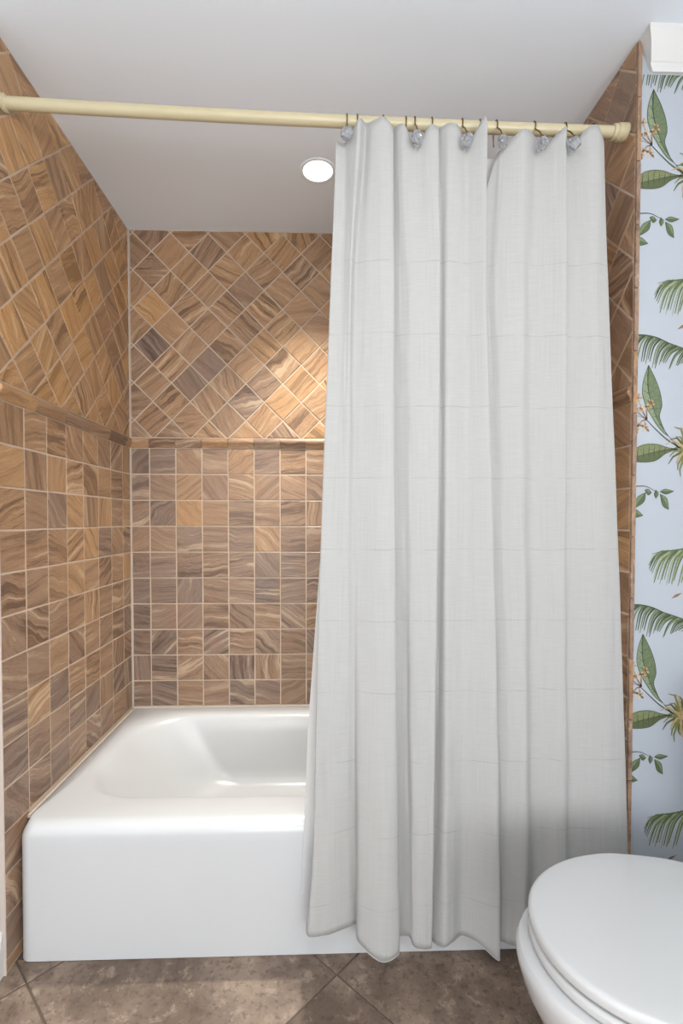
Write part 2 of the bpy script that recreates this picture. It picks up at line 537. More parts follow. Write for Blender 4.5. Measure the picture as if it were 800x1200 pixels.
wall_left_front = slab('wall_left_front', RX0, XL - 0.011, YF, YF + 0.10, 0, HC, M_MAUVE, 'narrow painted wall beside the tiled side wall, with a white baseboard')
wall_right_front = slab('wall_right_front', XR + 0.011, RX1, YF, YF + 0.10, 0, HC, M_PAPER, 'pale blue wall papered with a palm and leaf print, beside the curtain')
wall_room_left = slab('wall_room_left', RX0 - 0.1, RX0, RY0, YF + 0.1, 0, HC, M_WALL, 'painted bathroom wall outside the picture')
wall_room_right = slab('wall_room_right', RX1, RX1 + 0.1, RY0, YF + 0.1, 0, HC, M_WALL, 'painted bathroom wall behind the toilet tank')
wall_room_rear = slab('wall_room_rear', RX0 - 0.1, RX1 + 0.1, RY0 - 0.1, RY0, 0, HC, M_WALL, 'painted bathroom wall behind the camera')
ceiling = tag(from_bm('ceiling', box_bm(RX0 - 0.1, RX1 + 0.1, RY0 - 0.1, YB + 0.12, HC, HC + 0.1), M_CEIL), 'smooth white painted ceiling over tub and room', 'ceiling', kind='structure')

caulk(wall_left, XL - 0.0105, XL + 0.0006, YF - 0.003, YF + 0.0005, 0.0, HC)

# ------------------------------------------------------------------ floor of large tiles laid on point
floor = tag(from_bm('floor', box_bm(RX0 - 0.1, RX1 + 0.1, RY0 - 0.1, YB + 0.12, -0.1, -0.003), M_FGROUT), 'floor of large taupe stone-look tiles laid on point', 'floor', kind='structure')
q = 0.3716
for i in range(-3, 6):
    for j in range(-7, 3):
        if (i + j) % 2 == 0: continue
        cu, cv = -0.7038 + i * q, 1.172 + j * q
        pl = clip([(cu - q, cv), (cu, cv - q), (cu + q, cv), (cu, cv + q)], RX0, RX1, RY0, YF + 0.03 if False else 1.24)
        if pl: put_tile('floor_tile', pl, (Vector((0, 0, 0)), X_, Y_, Z_), floor, 0.5, 0, M_FLOOR, 0.008, 0.005, 0.0, 0.0)

# ------------------------------------------------------------------ crown moulding and baseboards
def crown(name, xa, xb, xc, xe, label):
    """end cut on a slant: xa at ceiling/wall, xb at ceiling front, xc at the wall's lower edge; runs to xe"""
    prof = [('a', 0.0, HC), ('b', 0.046, HC), ('b', 0.045, HC - 0.008), ('m', 0.032, HC - 0.030), ('n', 0.014, HC - 0.058), ('n', 0.0125, HC - 0.059), ('n', 0.0115, HC - 0.064), ('c', 0.007, HC - 0.076), ('c', 0.0, HC - 0.076)]
    xs = {'a': xa, 'b': xb, 'm': xb + (xc - xb) * 0.38, 'n': xb + (xc - xb) * 0.75, 'c': xc}
    bm = loft([[(xs[k], YF - y, z) for k, y, z in prof], [(xe, YF - y, z) for k, y, z in prof]], True, True)
    bmesh.ops.recalc_face_normals(bm, faces=bm.faces)
    return tag(from_bm(name, bm, M_TRIM), label, 'molding', kind='structure')
crown('trim_1', XR + 0.002, XR + 0.002, 0.802, RX1, 'white crown molding above the leaf wallpaper')
crown('trim_2', XL - 0.004, XL - 0.004, -0.80, RX0, 'white crown molding above the narrow painted wall')

def baseboard(name, x0, x1, label):
    prof = [(0.0, 0.0), (0.016, 0.0), (0.016, 0.070), (0.012, 0.078), (0.012, 0.088), (0.007, 0.098), (0.005, 0.108), (0.0, 0.110)]
    bm = loft([[(x0, YF - y, z) for y, z in prof], [(x1, YF - y, z) for y, z in prof]], True, True)
    bmesh.ops.recalc_face_normals(bm, faces=bm.faces)
    return tag(from_bm(name, bm, M_TRIM), label, 'baseboard', kind='structure')
baseboard('baseboard_left', RX0, XL - 0.006, 'white moulded baseboard at the foot of the narrow painted wall')
baseboard('baseboard_right', XR + 0.012, RX1, 'white moulded baseboard under the leaf wallpaper')

# ------------------------------------------------------------------ wallpaper print (flat ink on the papered wall)
MOTIF = {
    'frondA_spine': [(0.9551, 1.7141), (0.9081, 1.7031), (0.8803, 1.6986), (0.8525, 1.6961), (0.8269, 1.6895)],
    'frondA_tips': [(0.8188, 1.6604), (0.8213, 1.6398), (0.8301, 1.6274), (0.8451, 1.6214), (0.8602, 1.6174), (0.8731, 1.6155), (0.8903, 1.6157), (0.9053, 1.6159)],
    'frondB_spine': [(0.7561, 1.5726), (0.7754, 1.5645), (0.8011, 1.5627), (0.829, 1.5568), (0.8571, 1.5446), (0.8873, 1.5345), (0.9112, 1.5264), (0.9502, 1.5121)],
    'frondB_tips': [(0.7612, 1.5103), (0.7721, 1.498), (0.7849, 1.4981), (0.8021, 1.4982), (0.8151, 1.49), (0.8279, 1.4901), (0.8408, 1.4902), (0.8516, 1.4862), (0.873, 1.4905), (0.888, 1.4948), (0.9032, 1.4866)],
    'leafC_left': [(0.8075, 1.4899), (0.7983, 1.4648), (0.7933, 1.4397), (0.7937, 1.4147), (0.8037, 1.3876), (0.817, 1.3646), (0.8324, 1.3416), (0.8477, 1.3249), (0.8608, 1.3166)],
    'leafC_right': [(0.8075, 1.4899), (0.8175, 1.4713), (0.8286, 1.4484), (0.8387, 1.4192), (0.8424, 1.3899), (0.8363, 1.3668), (0.8431, 1.3459), (0.852, 1.327), (0.8608, 1.3166)],
    'leafC_mid': [(0.8075, 1.4899), (0.8059, 1.4545), (0.8097, 1.419), (0.821, 1.3856), (0.8344, 1.3521), (0.8608, 1.3166)],
    'leafE_top': [(0.7625, 1.2678), (0.7773, 1.2847), (0.7944, 1.2942), (0.8159, 1.2974), (0.8374, 1.2954), (0.8591, 1.2882), (0.8851, 1.2851)],
    'leafE_bot': [(0.7627, 1.2531), (0.7778, 1.2532), (0.795, 1.2522), (0.8165, 1.2533), (0.8337, 1.2586), (0.855, 1.2745), (0.8851, 1.2851)],
    'leafE_mid': [(0.7626, 1.2615), (0.7948, 1.27), (0.8248, 1.2765), (0.8549, 1.2829), (0.8851, 1.2851)],
    'stem1': [(0.7759, 1.3811), (0.8042, 1.3561), (0.8282, 1.3332), (0.8544, 1.3102), (0.8872, 1.2893)],
    'stem2': [(0.8608, 1.3166), (0.874, 1.3019), (0.8894, 1.2872)],
    'center': [(0.8893, 1.2893), (0.8853, 1.2725), (0.8921, 1.2556), (0.9052, 1.2451), (0.9245, 1.2557), (0.9281, 1.2979), (0.9104, 1.3231), (0.8933, 1.3104)],
    'fl': [(0.7819, 1.4104), (0.808, 1.3897), (0.7909, 1.3833), (0.7739, 1.3748), (0.7676, 1.3664), (0.7872, 1.3435), (0.8023, 1.3373), (0.7788, 1.333), (0.8143, 1.4002)],
    'sprig': [(0.7615, 1.19), (0.7873, 1.1932), (0.8067, 1.1921), (0.8241, 1.1837), (0.8393, 1.1774)],
    'l1': [(0.7752, 1.1372), (0.7834, 1.1647), (0.8048, 1.1774), (0.8008, 1.1541)],
    'l2': [(0.8025, 1.1837), (0.8111, 1.1858), (0.8199, 1.1774), (0.8113, 1.171)],
    'l3': [(0.8306, 1.1837), (0.8372, 1.1732), (0.8309, 1.1626), (0.8264, 1.1732)],
    'l4': [(0.8414, 1.1795), (0.8543, 1.1859), (0.876, 1.1806), (0.8567, 1.1732)],
    'l5': [(0.8415, 1.1732), (0.859, 1.1626), (0.8638, 1.1351), (0.8484, 1.1457)],
    'l6': [(0.7623, 1.1351), (0.7817, 1.1351), (0.7991, 1.1203), (0.7776, 1.1161)],
    'bit': [(0.878, 1.5781), (0.8886, 1.5886), (0.9057, 1.593), (0.893, 1.5825)],
    'dot': [(0.7652, 1.6783), (0.7759, 1.6795), (0.7738, 1.6743), (0.7653, 1.6742)],
}

G1, G2, G3, G4 = srgb(116, 130, 94), srgb(84, 100, 68), srgb(58, 72, 50), srgb(152, 162, 124)
OL1, OL2 = srgb(120, 124, 76), srgb(86, 92, 54)
TAN, BRN, ROSE, CRM = srgb(182, 158, 112), srgb(134, 104, 72), srgb(188, 142, 112), srgb(206, 188, 148)

class Ink:
    def __init__(self): self.v, self.f, self.c = [], [], []
    def poly(self, pts, color, layer=1):
        b = len(self.v)
        y = YF - 0.00025 * layer
        self.v += [(x, y, z) for x, z in pts]
        self.f.append(tuple(range(b, b + len(pts)))); self.c.append(color)
    def strip(self, L, R, color, layer=1, color2=None):
        for i in range(len(L) - 1):
            self.poly([L[i], R[i], R[i + 1], L[i + 1]], color if i % 2 == 0 or not color2 else color2, layer)
    def line(self, pts, w, color, layer=2, taper=True):
        n = len(pts)
        L, R = [], []
        for i, (x, z) in enumerate(pts):
            a, b = pts[max(0, i - 1)], pts[min(n - 1, i + 1)]
            dx, dz = b[0] - a[0], b[1] - a[1]
            l = math.hypot(dx, dz) or 1
            ww = w / 2 * ((1 - 0.75 * i / (n - 1)) if taper else 1)
            L.append((x - dz / l * ww, z + dx / l * ww)); R.append((x + dz / l * ww, z - dx / l * ww))
        self.strip(L, R, color, layer)
    def build(self, name, parent, dz=0.0, dx=0.0):
        vs, fs, cs = [], [], []
        me = bpy.data.meshes.new(name)
        x0 = XR + 0.0115
        for f, c in zip(self.f, self.c):
            p = clip([(self.v[i][0] + dx, self.v[i][2] + dz) for i in f], x0, RX1 - 0.001, 0.112, HC - 0.078)
            if not p: continue
            y = self.v[f[0]][1]
            b = len(vs)
            vs += [(x, y, z) for x, z in p]; fs.append(tuple(range(b, b + len(p)))); cs.append(c)
        if not fs: 
            bpy.data.meshes.remove(me); return None
        me.from_pydata(vs, [], fs)
        at = me.attributes.new('ink', 'FLOAT_COLOR', 'CORNER')
        k = 0
        for poly, c in zip(me.polygons, cs):
            for _ in poly.loop_indices:
                at.data[k].color = (*c, 1); k += 1
        me.materials.append(M_INK)
        # make the faces look into the room
        me.update()
        if me.polygons[0].normal.y > 0: me.flip_normals()
        return link(bpy.data.objects.new(name, me), parent)

def smooth_line(pts, m=4):
    out = []
    n = len(pts)
    for i in range(n - 1):
        p0, p1, p2, p3 = pts[max(0, i - 1)], pts[i], pts[i + 1], pts[min(n - 1, i + 2)]
        for k in range(m):
            t = k / m
            out.append(tuple(0.5 * (2 * b + (c - a) * t + (2 * a - 5 * b + 4 * c - d) * t * t + (3 * b - a - 3 * c + d) * t ** 3) for a, b, c, d in zip(p0, p1, p2, p3)))
    out.append(pts[-1])
    return out

def along(pts, t):
    t = max(0, min(0.9999, t)) * (len(pts) - 1)
    i = int(t); k = t - i
    return tuple(a + (b - a) * k for a, b in zip(pts[i], pts[i + 1]))

def resample(pts, n): return [along(pts, i / (n - 1)) for i in range(n)]

def frond(spine, tips, dark, lite, edge, t0, t1):
    ink = Ink(); sp = smooth_line(spine)
    rnd = random.Random(3)
    n = int(2.4 * len(tips))
    tp = [along(tips[::-1] if math.dist(tips[0], spine[0]) > math.dist(tips[-1], spine[0]) else tips, i / (n - 1)) for i in range(n)]
    for i in range(n):
        a = along(sp, t0 + (t1 - t0) * i / (n - 1))
        b = (tp[i][0] + rnd.uniform(-0.004, 0.004), tp[i][1] + rnd.uniform(-0.008, 0.010))
        mid = (a[0] + (b[0] - a[0]) * 0.62, a[1] + (b[1] - a[1]) * 0.34)
        pts = smooth_line([a, mid, b], 5)
        ink.line(pts, 0.0068, (dark, lite, edge)[i % 3], 1 + i % 2)
    ink.line(sp, 0.0042, dark, 4)
    return ink

def leaf(L, R, mid, c1, c2, vein, edge, nv=7):
    ink = Ink()
    n = 21
    L, R, mid = resample(smooth_line(L), n), resample(smooth_line(R), n), resample(smooth_line(mid), n)
    ink.strip(L, mid, c1, 1); ink.strip(mid, R, c2, 1)
    for k in range(1, nv + 1):
        t = k / (nv + 2)
        for S_, cc in ((L, vein), (R, vein)):
            a = along(mid, t + 0.06); b = along(S_, t - 0.03)
            b = tuple(p * 0.9 + q * 0.1 for p, q in zip(b, a))
            ink.line([a, ((a[0] + b[0]) / 2, (a[1] + b[1]) / 2 + 0.001), b], 0.0020, cc, 2)
    ink.line(mid, 0.0028, edge, 3)
    ink.line(L, 0.0014, edge, 3, False); ink.line(R, 0.0014, edge, 3, False)
    return ink

def small_leaf(p):
    a, b, c, d = p
    ink = Ink()
    L = smooth_line([a, b, c], 5); R = smooth_line([a, d, c], 5)
    mid = [((x + u) / 2, (z + w_) / 2) for (x, z), (u, w_) in zip(L, R)]
    ink.strip(L, mid, G1, 1); ink.strip(mid, R, G2, 1)
    ink.line(mid, 0.0016, G3, 2)
    ink.line(L, 0.0012, G3, 2, False); ink.line(R, 0.0012, G3, 2, False)
    return ink

def blossom():
    ink = Ink(); rnd = random.Random(5)
    st = MOTIF['stem1'][0]
    for (x, z) in MOTIF['fl']:
        ink.line(smooth_line([(0.806, 1.358), ((x + 0.806) / 2 - 0.004, (z + 1.358) / 2 + 0.004), (x, z)], 4), 0.0022, BRN, 1)
    for q_, (x, z) in enumerate(MOTIF['fl']):
        for k in range(5):
            t = 2 * PI * k / 5 + q_ * 0.7
            r = rnd.uniform(0.006, 0.015)
            tip = (x + r * math.cos(t), z + r * math.sin(t))
            s_ = 0.0032
            nx, nz = -math.sin(t) * s_, math.cos(t) * s_
            m_ = (x + 0.6 * r * math.cos(t), z + 0.6 * r * math.sin(t))
            ink.poly([(x, z), (m_[0] - nx, m_[1] - nz), tip, (m_[0] + nx, m_[1] + nz)], (TAN, ROSE, CRM, BRN)[(k + q_) % 4], 2 + k % 2)
        ink.poly([(x + 0.003 * math.cos(2 * PI * k / 8), z + 0.003 * math.sin(2 * PI * k / 8)) for k in range(8)], BRN, 4)
    return ink

def pine():
    ink = Ink(); c = MOTIF['center']
    ink.poly(c, TAN, 2)
    cx_, cz_ = 0.909, 1.284
    for k in range(26):
        t = 2 * PI * k / 26
        r = 0.040 + 0.008 * (k % 3)
        ink.line([(cx_ + 0.010 * math.cos(t), cz_ + 0.012 * math.sin(t)), (cx_ + r * 0.7 * math.cos(t + 0.1), cz_ + r * math.sin(t + 0.1)), (cx_ + r * math.cos(t + 0.3), cz_ + 1.25 * r * math.sin(t + 0.3))], 0.007, (OL1, OL1, OL2, TAN)[k % 4], 3 + k % 2)
    return ink

def stems():
    ink = Ink()
    ink.line(smooth_line(MOTIF['stem1'][::-1]), 0.0036, G3, 3); ink.line(smooth_line(MOTIF['stem2'][::-1]), 0.003, G3, 3)
    return ink
def twig():
    ink = Ink(); ink.line(smooth_line(MOTIF['sprig']), 0.003, G3, 3)
    return ink
def bits():
    ink = Ink(); ink.poly(MOTIF['bit'], BRN, 1); return ink
def dot_():
    ink = Ink(); ink.poly(MOTIF['dot'], G3, 1); return ink

FA = frond(MOTIF['frondA_spine'], MOTIF['frondA_tips'], G2, G4, G1, 0.0, 0.74)
FB = frond(MOTIF['frondB_spine'], MOTIF['frondB_tips'], G3, G1, G2, 0.16, 1.0)
LC = leaf(MOTIF['leafC_left'], MOTIF['leafC_right'], MOTIF['leafC_mid'], srgb(132, 146, 116), srgb(104, 120, 88), G2, G3)
LE = leaf(MOTIF['leafE_top'][::-1], MOTIF['leafE_bot'][::-1], MOTIF['leafE_mid'][::-1], srgb(122, 130, 90), srgb(88, 98, 62), G3, G3)
PRINTS = [('printed_frond', FA), ('printed_frond', FB), ('printed_leaf', LC), ('printed_leaf', LE), ('printed_blossom', blossom()), ('printed_stem', stems()), ('printed_pine_flower', pine()), ('printed_twig', twig()), ('printed_mark', bits()), ('printed_mark', dot_())] + [('printed_leaflet', small_leaf(MOTIF[k])) for k in ('l1', 'l2', 'l3', 'l4', 'l5', 'l6')]
for rep, sx in ((1, 0.002), (0, 0.0), (-1, -0.004), (-2, -0.006)):
    for nm, ink in PRINTS:
        ink.build(nm, wall_right_front, rep * 0.6650, sx)

# ------------------------------------------------------------------ bathtub
def rrect(x0, x1, y0, y1, r, n=24):
    """rounded rectangle, 4*n points, starting on the +x side, counter-clockwise; r may be one radius per corner (x1y1, x0y1, x0y0, x1y0)"""
    rs = r if isinstance(r, (tuple, list)) else (r,) * 4
    pts = []
    for (cx_, cy_, a0, rr) in ((x1, y1, 0, rs[0]), (x0, y1, 90, rs[1]), (x0, y0, 180, rs[2]), (x1, y0, 270, rs[3])):
        sx, sy = (1 if cx_ == x1 else -1), (1 if cy_ == y1 else -1)
        ox, oy = cx_ - sx * rr, cy_ - sy * rr
        for k in range(n):
            t = math.radians(a0 + 90 * k / (n - 1))
            pts.append((ox + rr * math.cos(t), oy + rr * math.sin(t)))
    return pts

TX0, TX1, TY0, TY1 = XL + 0.006, XR - 0.006, 1.2286, YB - 0.003
def ring(x0, x1, y0, y1, r, z): return [(x, y, z) for x, y in rrect(x0, x1, y0, y1, r)]
loops = []
e = 0.0
for z, o in ((0.001, 0.0), (0.03, 0.0005), (0.20, 0.001), (TUB_H - 0.05, 0.0015), (TUB_H - 0.032, 0.002), (TUB_H - 0.022, 0.0045), (TUB_H - 0.012, 0.010), (TUB_H - 0.005, 0.018), (TUB_H - 0.001, 0.028), (TUB_H, 0.040)):
    k = min(o, 0.012)
    loops.append(ring(TX0 + k * 0.8, TX1 - k * 0.8, TY0 + o, TY1 - k * 0.2, (0.012, 0.012, 0.03, 0.03), z))
ix0, ix1, iy0, iy1 = TX0 + 0.062, TX1 - 0.075, 1.352, 1.926
for s, z, left, rr in ((-0.012, TUB_H + 0.0005, 0.0, 0.20), (0.0, TUB_H - 0.003, 0.004, 0.20), (0.008, TUB_H - 0.010, 0.012, 0.195), (0.014, TUB_H - 0.022, 0.026, 0.19), (0.022, 0.28, 0.06, 0.18), (0.034, 0.21, 0.115, 0.17), (0.046, 0.155, 0.165, 0.16), (0.056, 0.125, 0.20, 0.15), (0.070, 0.106, 0.235, 0.14), (0.092, 0.096, 0.27, 0.13), (0.13, 0.092, 0.32, 0.11)):
    loops.append(ring(ix0 + max(s, 0) * 0.3 + left + min(s, 0), ix1 - s, iy0 + s, iy1 - s, rr, z))
bm = loft(loops, False, True)
bmesh.ops.recalc_face_normals(bm, faces=bm.faces)
bathtub = empty('bathtub', (0, (TY0 + TY1) / 2, 0))
def keep(o, root):
    o.matrix_parent_inverse = Matrix.Translation(-root.location) if not any(root.rotation_euler) else (Matrix.Translation(root.location) @ Matrix.Rotation(root.rotation_euler.z, 4, 'Z')).inverted()
    return o
keep(from_bm('tub_shell', bm, M_ENAMEL, bathtub, True), bathtub)
keep(from_bm('caulk_bead', box_bm(XL + 0.0002, XL + 0.0075, TY0 + 0.06, TY1 - 0.002, TUB_H - 0.014, TUB_H - 0.006), M_CAULK, bathtub), bathtub)
keep(from_bm('caulk_bead', box_bm(XL + 0.004, XR - 0.004, YB - 0.008, YB - 0.0004, TUB_H - 0.006, TUB_H + 0.0035), M_CAULK, bathtub), bathtub)
keep(from_bm('drain', lathe([(0.0, 0.0955), (0.018, 0.0955), (0.030, 0.0945), (0.034, 0.0925)], n=24, origin=(0.42, 1.64, 0), cap0=False), M_CHROME, bathtub, True), bathtub)
tag(bathtub, 'glossy white alcove bathtub with a plain front apron', 'bathtub')

# ------------------------------------------------------------------ curtain rod
RL, RR = Vector((XL + 0.0005, 1.2335, 2.1152)), Vector((XR - 0.0005, 1.2335, 2.0811))
axis = (RR - RL).normalized()
rod_len = (RR - RL).length
curtain_rod = empty('curtain_rod', RL)
SAG = 0.006
def on_rod(x):
    k = (x - RL.x) / (RR.x - RL.x)
    return RL + (RR - RL) * k - Vector((0, 0, SAG * 4 * k * (1 - k)))
tilt = math.atan2(RR.z - RL.z, RR.x - RL.x)
def rod_part(name, profile, mat):
    bm = lathe(profile, 'X', 32, cap0=True, cap1=True)
    for v in bm.verts:
        k = max(0, min(1, v.co.x / rod_len))
        v.co.z -= SAG * 4 * k * (1 - k)
    o = from_bm(name, bm, mat, curtain_rod, True)
    o.rotation_euler = (0, -tilt, 0)
    o.data.set_sharp_from_angle(angle=math.radians(22))
    return o
RAD = 0.0134
rod_part('rod', [(RAD + 0.001 * (1 - k / 24), 0.003 + (rod_len - 0.006) * k / 24) for k in range(25)], M_ROD)
fl = [(0.0205, 0.0), (0.0205, 0.010), (0.0196, 0.0115), (0.0186, 0.0118), (0.0186, 0.0130), (0.0198, 0.0133), (0.0198, 0.0225), (0.0188, 0.0240), (0.0172, 0.0243), (0.0172, 0.0256), (0.0182, 0.0260), (0.0182, 0.0330), (0.0172, 0.0350), (RAD + 0.0002, 0.0352)]
rod_part('flange', [(0.0195, 0.0), (0.0195, 0.006), (0.0188, 0.008), (0.0165, 0.0085), (RAD + 0.0012, 0.010)], M_ROD)
rod_part('flange', [(r, rod_len - a) for r, a in fl[::-1]], M_ROD)
tag(curtain_rod, 'cream painted shower rod spanning the alcove between the tiled side walls', 'curtain rod')

# ------------------------------------------------------------------ shower curtain
# one row per fold line: x at six heights, depth towards the room (cm) at the same heights, hem height, top height
ZL = (2.06, 1.70, 1.15, 0.62, 0.31, 0.05)
CURTAIN = [
    ((0.0462, 0.0313, 0.01, -0.0053, -0.0141, -0.0394), (-1.5, -1.2, -1, -1, -1, -0.5), 0.1043, 2.0227),
    ((0.0395, 0.0269, 0.0058, -0.0093, -0.016, -0.0286), (0, 0, 0, 0.5, 0.5, 1), 0.1000, 2.0153),
    ((0.0605, 0.0517, 0.0346, 0.0175, 0.013, 0.0127), (-1, -0.3, 0, 0.2, 0.2, 0.4), 0.0979, 2.0193),
    ((0.078, 0.0656, 0.0531, 0.0424, 0.0402, 0.0423), (0.6, 0.5, 0.2, 0, -0.4, -0.8), 0.0975, 2.0396),
    ((0.0935, 0.0736, 0.0675, 0.0655, 0.0659, 0.0682), (1.6, 0.9, 0.3, -0.3, -1.4, -2.0), 0.0973, 2.0598),
    ((0.1097, 0.0848, 0.0804, 0.0826, 0.0877, 0.0903), (-0.6, -0.6, -0.5, -1.0, -2.4, -3.2), 0.0931, 2.0658),
    ((0.1247, 0.109, 0.0988, 0.0943, 0.0941, 0.0918), (0.8, 0.1, -0.1, 0.1, 0.3, 0.5), 0.0818, 2.0590),
    ((0.1523, 0.1488, 0.1448, 0.1445, 0.1435, 0.1431), (1.5, 1.2, 1.2, 1.6, 2.5, 2.9), 0.0536, 2.0640),
    ((0.1738, 0.1759, 0.178, 0.1822, 0.1859, 0.1886), (0.7, 0.8, 1, 1.2, 1.6, 2), 0.0629, 2.0450),
    ((0.1729, 0.1771, 0.1797, 0.185, 0.1881, 0.1905), (-1.5, -1.4, -1.5, -2, -2.5, -2.5), 0.0616, 2.0520),
    ((0.1875, 0.1948, 0.2038, 0.2109, 0.2154, 0.2169), (-0.2, -0.7, -0.8, -1, -1, -0.5), 0.0825, 2.0584),
    ((0.2028, 0.2121, 0.2189, 0.2212, 0.2255, 0.2273), (0.5, 0.1, 0.1, 0.3, 0.4, 0.7), 0.0671, 2.0532),
    ((0.2309, 0.2382, 0.2447, 0.2448, 0.2452, 0.2451), (-0.2, 0.5, 0.7, 1, 1, 1.2), 0.0647, 2.0049),
    ((0.2595, 0.2646, 0.2671, 0.2656, 0.2619, 0.26), (0.9, 0.7, 0.9, 1, 1, 1.1), 0.0634, 2.0514),
    ((0.2825, 0.287, 0.2839, 0.2786, 0.2749, 0.2711), (0.7, 0.8, 0.8, 0.8, 0.8, 0.8), 0.0647, 2.0475),
    ((0.2823, 0.2873, 0.2851, 0.2809, 0.278, 0.2739), (-0.5, -0.6, -1.0, -2.0, -2.4, -2.3), 0.0610, 2.0488),
    ((0.2911, 0.2952, 0.2951, 0.2906, 0.2879, 0.2846), (-0.3, -0.4, -0.8, -1.6, -1.6, -0.9), 0.0578, 2.0555),
    ((0.3103, 0.3059, 0.3054, 0.3041, 0.3024, 0.3019), (1.1, 0.7, 0.5, 0.6, 0.7, 1.1), 0.0665, 2.0570),
    ((0.3343, 0.3297, 0.3271, 0.3241, 0.3226, 0.3232), (0.6, 0.3, 0.2, 0.2, 0.2, 0.2), 0.0708, 2.0515),
    ((0.3538, 0.3547, 0.3561, 0.3532, 0.3514, 0.3517), (-0.4, -0.4, -0.4, -0.4, -1, -1.6), 0.0716, 2.0091),
    ((0.3762, 0.3716, 0.3791, 0.3862, 0.3878, 0.3867), (0.4, 0.2, 0.3, 0.5, 0.3, 0.2), 0.0690, 2.0480),
    ((0.3984, 0.3974, 0.4136, 0.4268, 0.4302, 0.4313), (1.2, 1.2, 1.2, 1.5, 2, 2.5), 0.0438, 2.0663),
    ((0.4017, 0.3986, 0.4172, 0.4316, 0.4369, 0.4378), (-1, -1, -1, -1, -1, -1), 0.0571, 1.9103),
    ((0.429, 0.414, 0.4299, 0.4429, 0.4479, 0.4488), (-1.0, -1.2, -1, -0.6, -0.5, -0.5), 0.0633, 1.9907),
    ((0.4411, 0.4298, 0.446, 0.4573, 0.4626, 0.4615), (-0.3, -0.3, -0.2, 0.1, 0.1, 0.1), 0.0618, 2.0083),
    ((0.4668, 0.4602, 0.4706, 0.479, 0.4823, 0.4812), (0.6, 0.5, 0.5, 0.5, 0.5, 0.5), 0.0584, 2.0324),
    ((0.4917, 0.4878, 0.4921, 0.5005, 0.5039, 0.5029), (1.1, 0.9, 0.9, 0.9, 0.9, 0.9), 0.0571, 2.0473),
    ((0.5246, 0.5113, 0.5149, 0.5206, 0.5275, 0.5286), (-0.7, -0.2, -0.5, -0.8, -1.1, -1.1), 0.0559, 2.0417),
    ((0.5431, 0.5396, 0.5421, 0.5492, 0.5596, 0.5608), (-0.6, -0.4, -0.4, -0.5, -0.6, -0.6), 0.0573, 2.0148),
    ((0.571, 0.5695, 0.5717, 0.5795, 0.5874, 0.5887), (0.6, 0.4, 0.5, 0.3, 0.3, 0.3), 0.0579, 2.0409),
    ((0.5909, 0.5949, 0.596, 0.5998, 0.6019, 0.6032), (1.2, 1, 0.7, 0.5, 0.4, 0.4), 0.0563, 2.0548),
    ((0.5985, 0.6014, 0.6037, 0.6129, 0.6188, 0.6202), (-0.7, -0.5, -0.4, -0.4, -0.4, -0.4), 0.0596, 2.0536),
    ((0.617, 0.6263, 0.6346, 0.6418, 0.6478, 0.6493), (-0.6, -0.4, -0.2, -0.2, -0.2, -0.2), 0.0605, 2.0164),
    ((0.6338, 0.6464, 0.6623, 0.6782, 0.6843, 0.6858), (0.2, 0.2, 0.2, 0.2, 0.2, 0.2), 0.0587, 2.0454),
    ((0.6525, 0.6668, 0.6882, 0.7069, 0.7132, 0.717), (1, 0.7, 0.5, 0.4, 0.4, 0.4), 0.0575, 2.0598),
    ((0.6731, 0.6866, 0.7097, 0.7302, 0.743, 0.749), (0.7, 0.2, 0.1, 0.1, 0.1, 0.1), 0.0583, 2.0606),
    ((0.6927, 0.7049, 0.7298, 0.7509, 0.7628, 0.7689), (-0.5, -0.4, -0.4, -0.3, -0.3, -0.3), 0.0586, 2.0337),
]

def cat(p0, p1, p2, p3, t): return 0.5 * (2 * p1 + (p2 - p0) * t + (2 * p0 - 5 * p1 + 4 * p2 - p3) * t * t + (3 * p1 - p0 - 3 * p2 + p3) * t ** 3)
def at_height(vals, z):
    if z >= ZL[0]: return vals[0]
    if z <= ZL[-1]: return vals[-1]
    for i in range(len(ZL) - 1):
        if z >= ZL[i + 1]:
            t = (ZL[i] - z) / (ZL[i] - ZL[i + 1])
            g = lambda k: vals[max(0, min(len(vals) - 1, k))]
            # monotone-ish: limit overshoot of the Catmull-Rom
            r = cat(g(i - 1), g(i), g(i + 1), g(i + 2), t)
            lo, hi = min(g(i), g(i + 1)), max(g(i), g(i + 1))
            return max(lo - 0.15 * (hi - lo), min(hi + 0.15 * (hi - lo), r))
def base_y(z): return 1.174 + 0.024 * z / 2.07

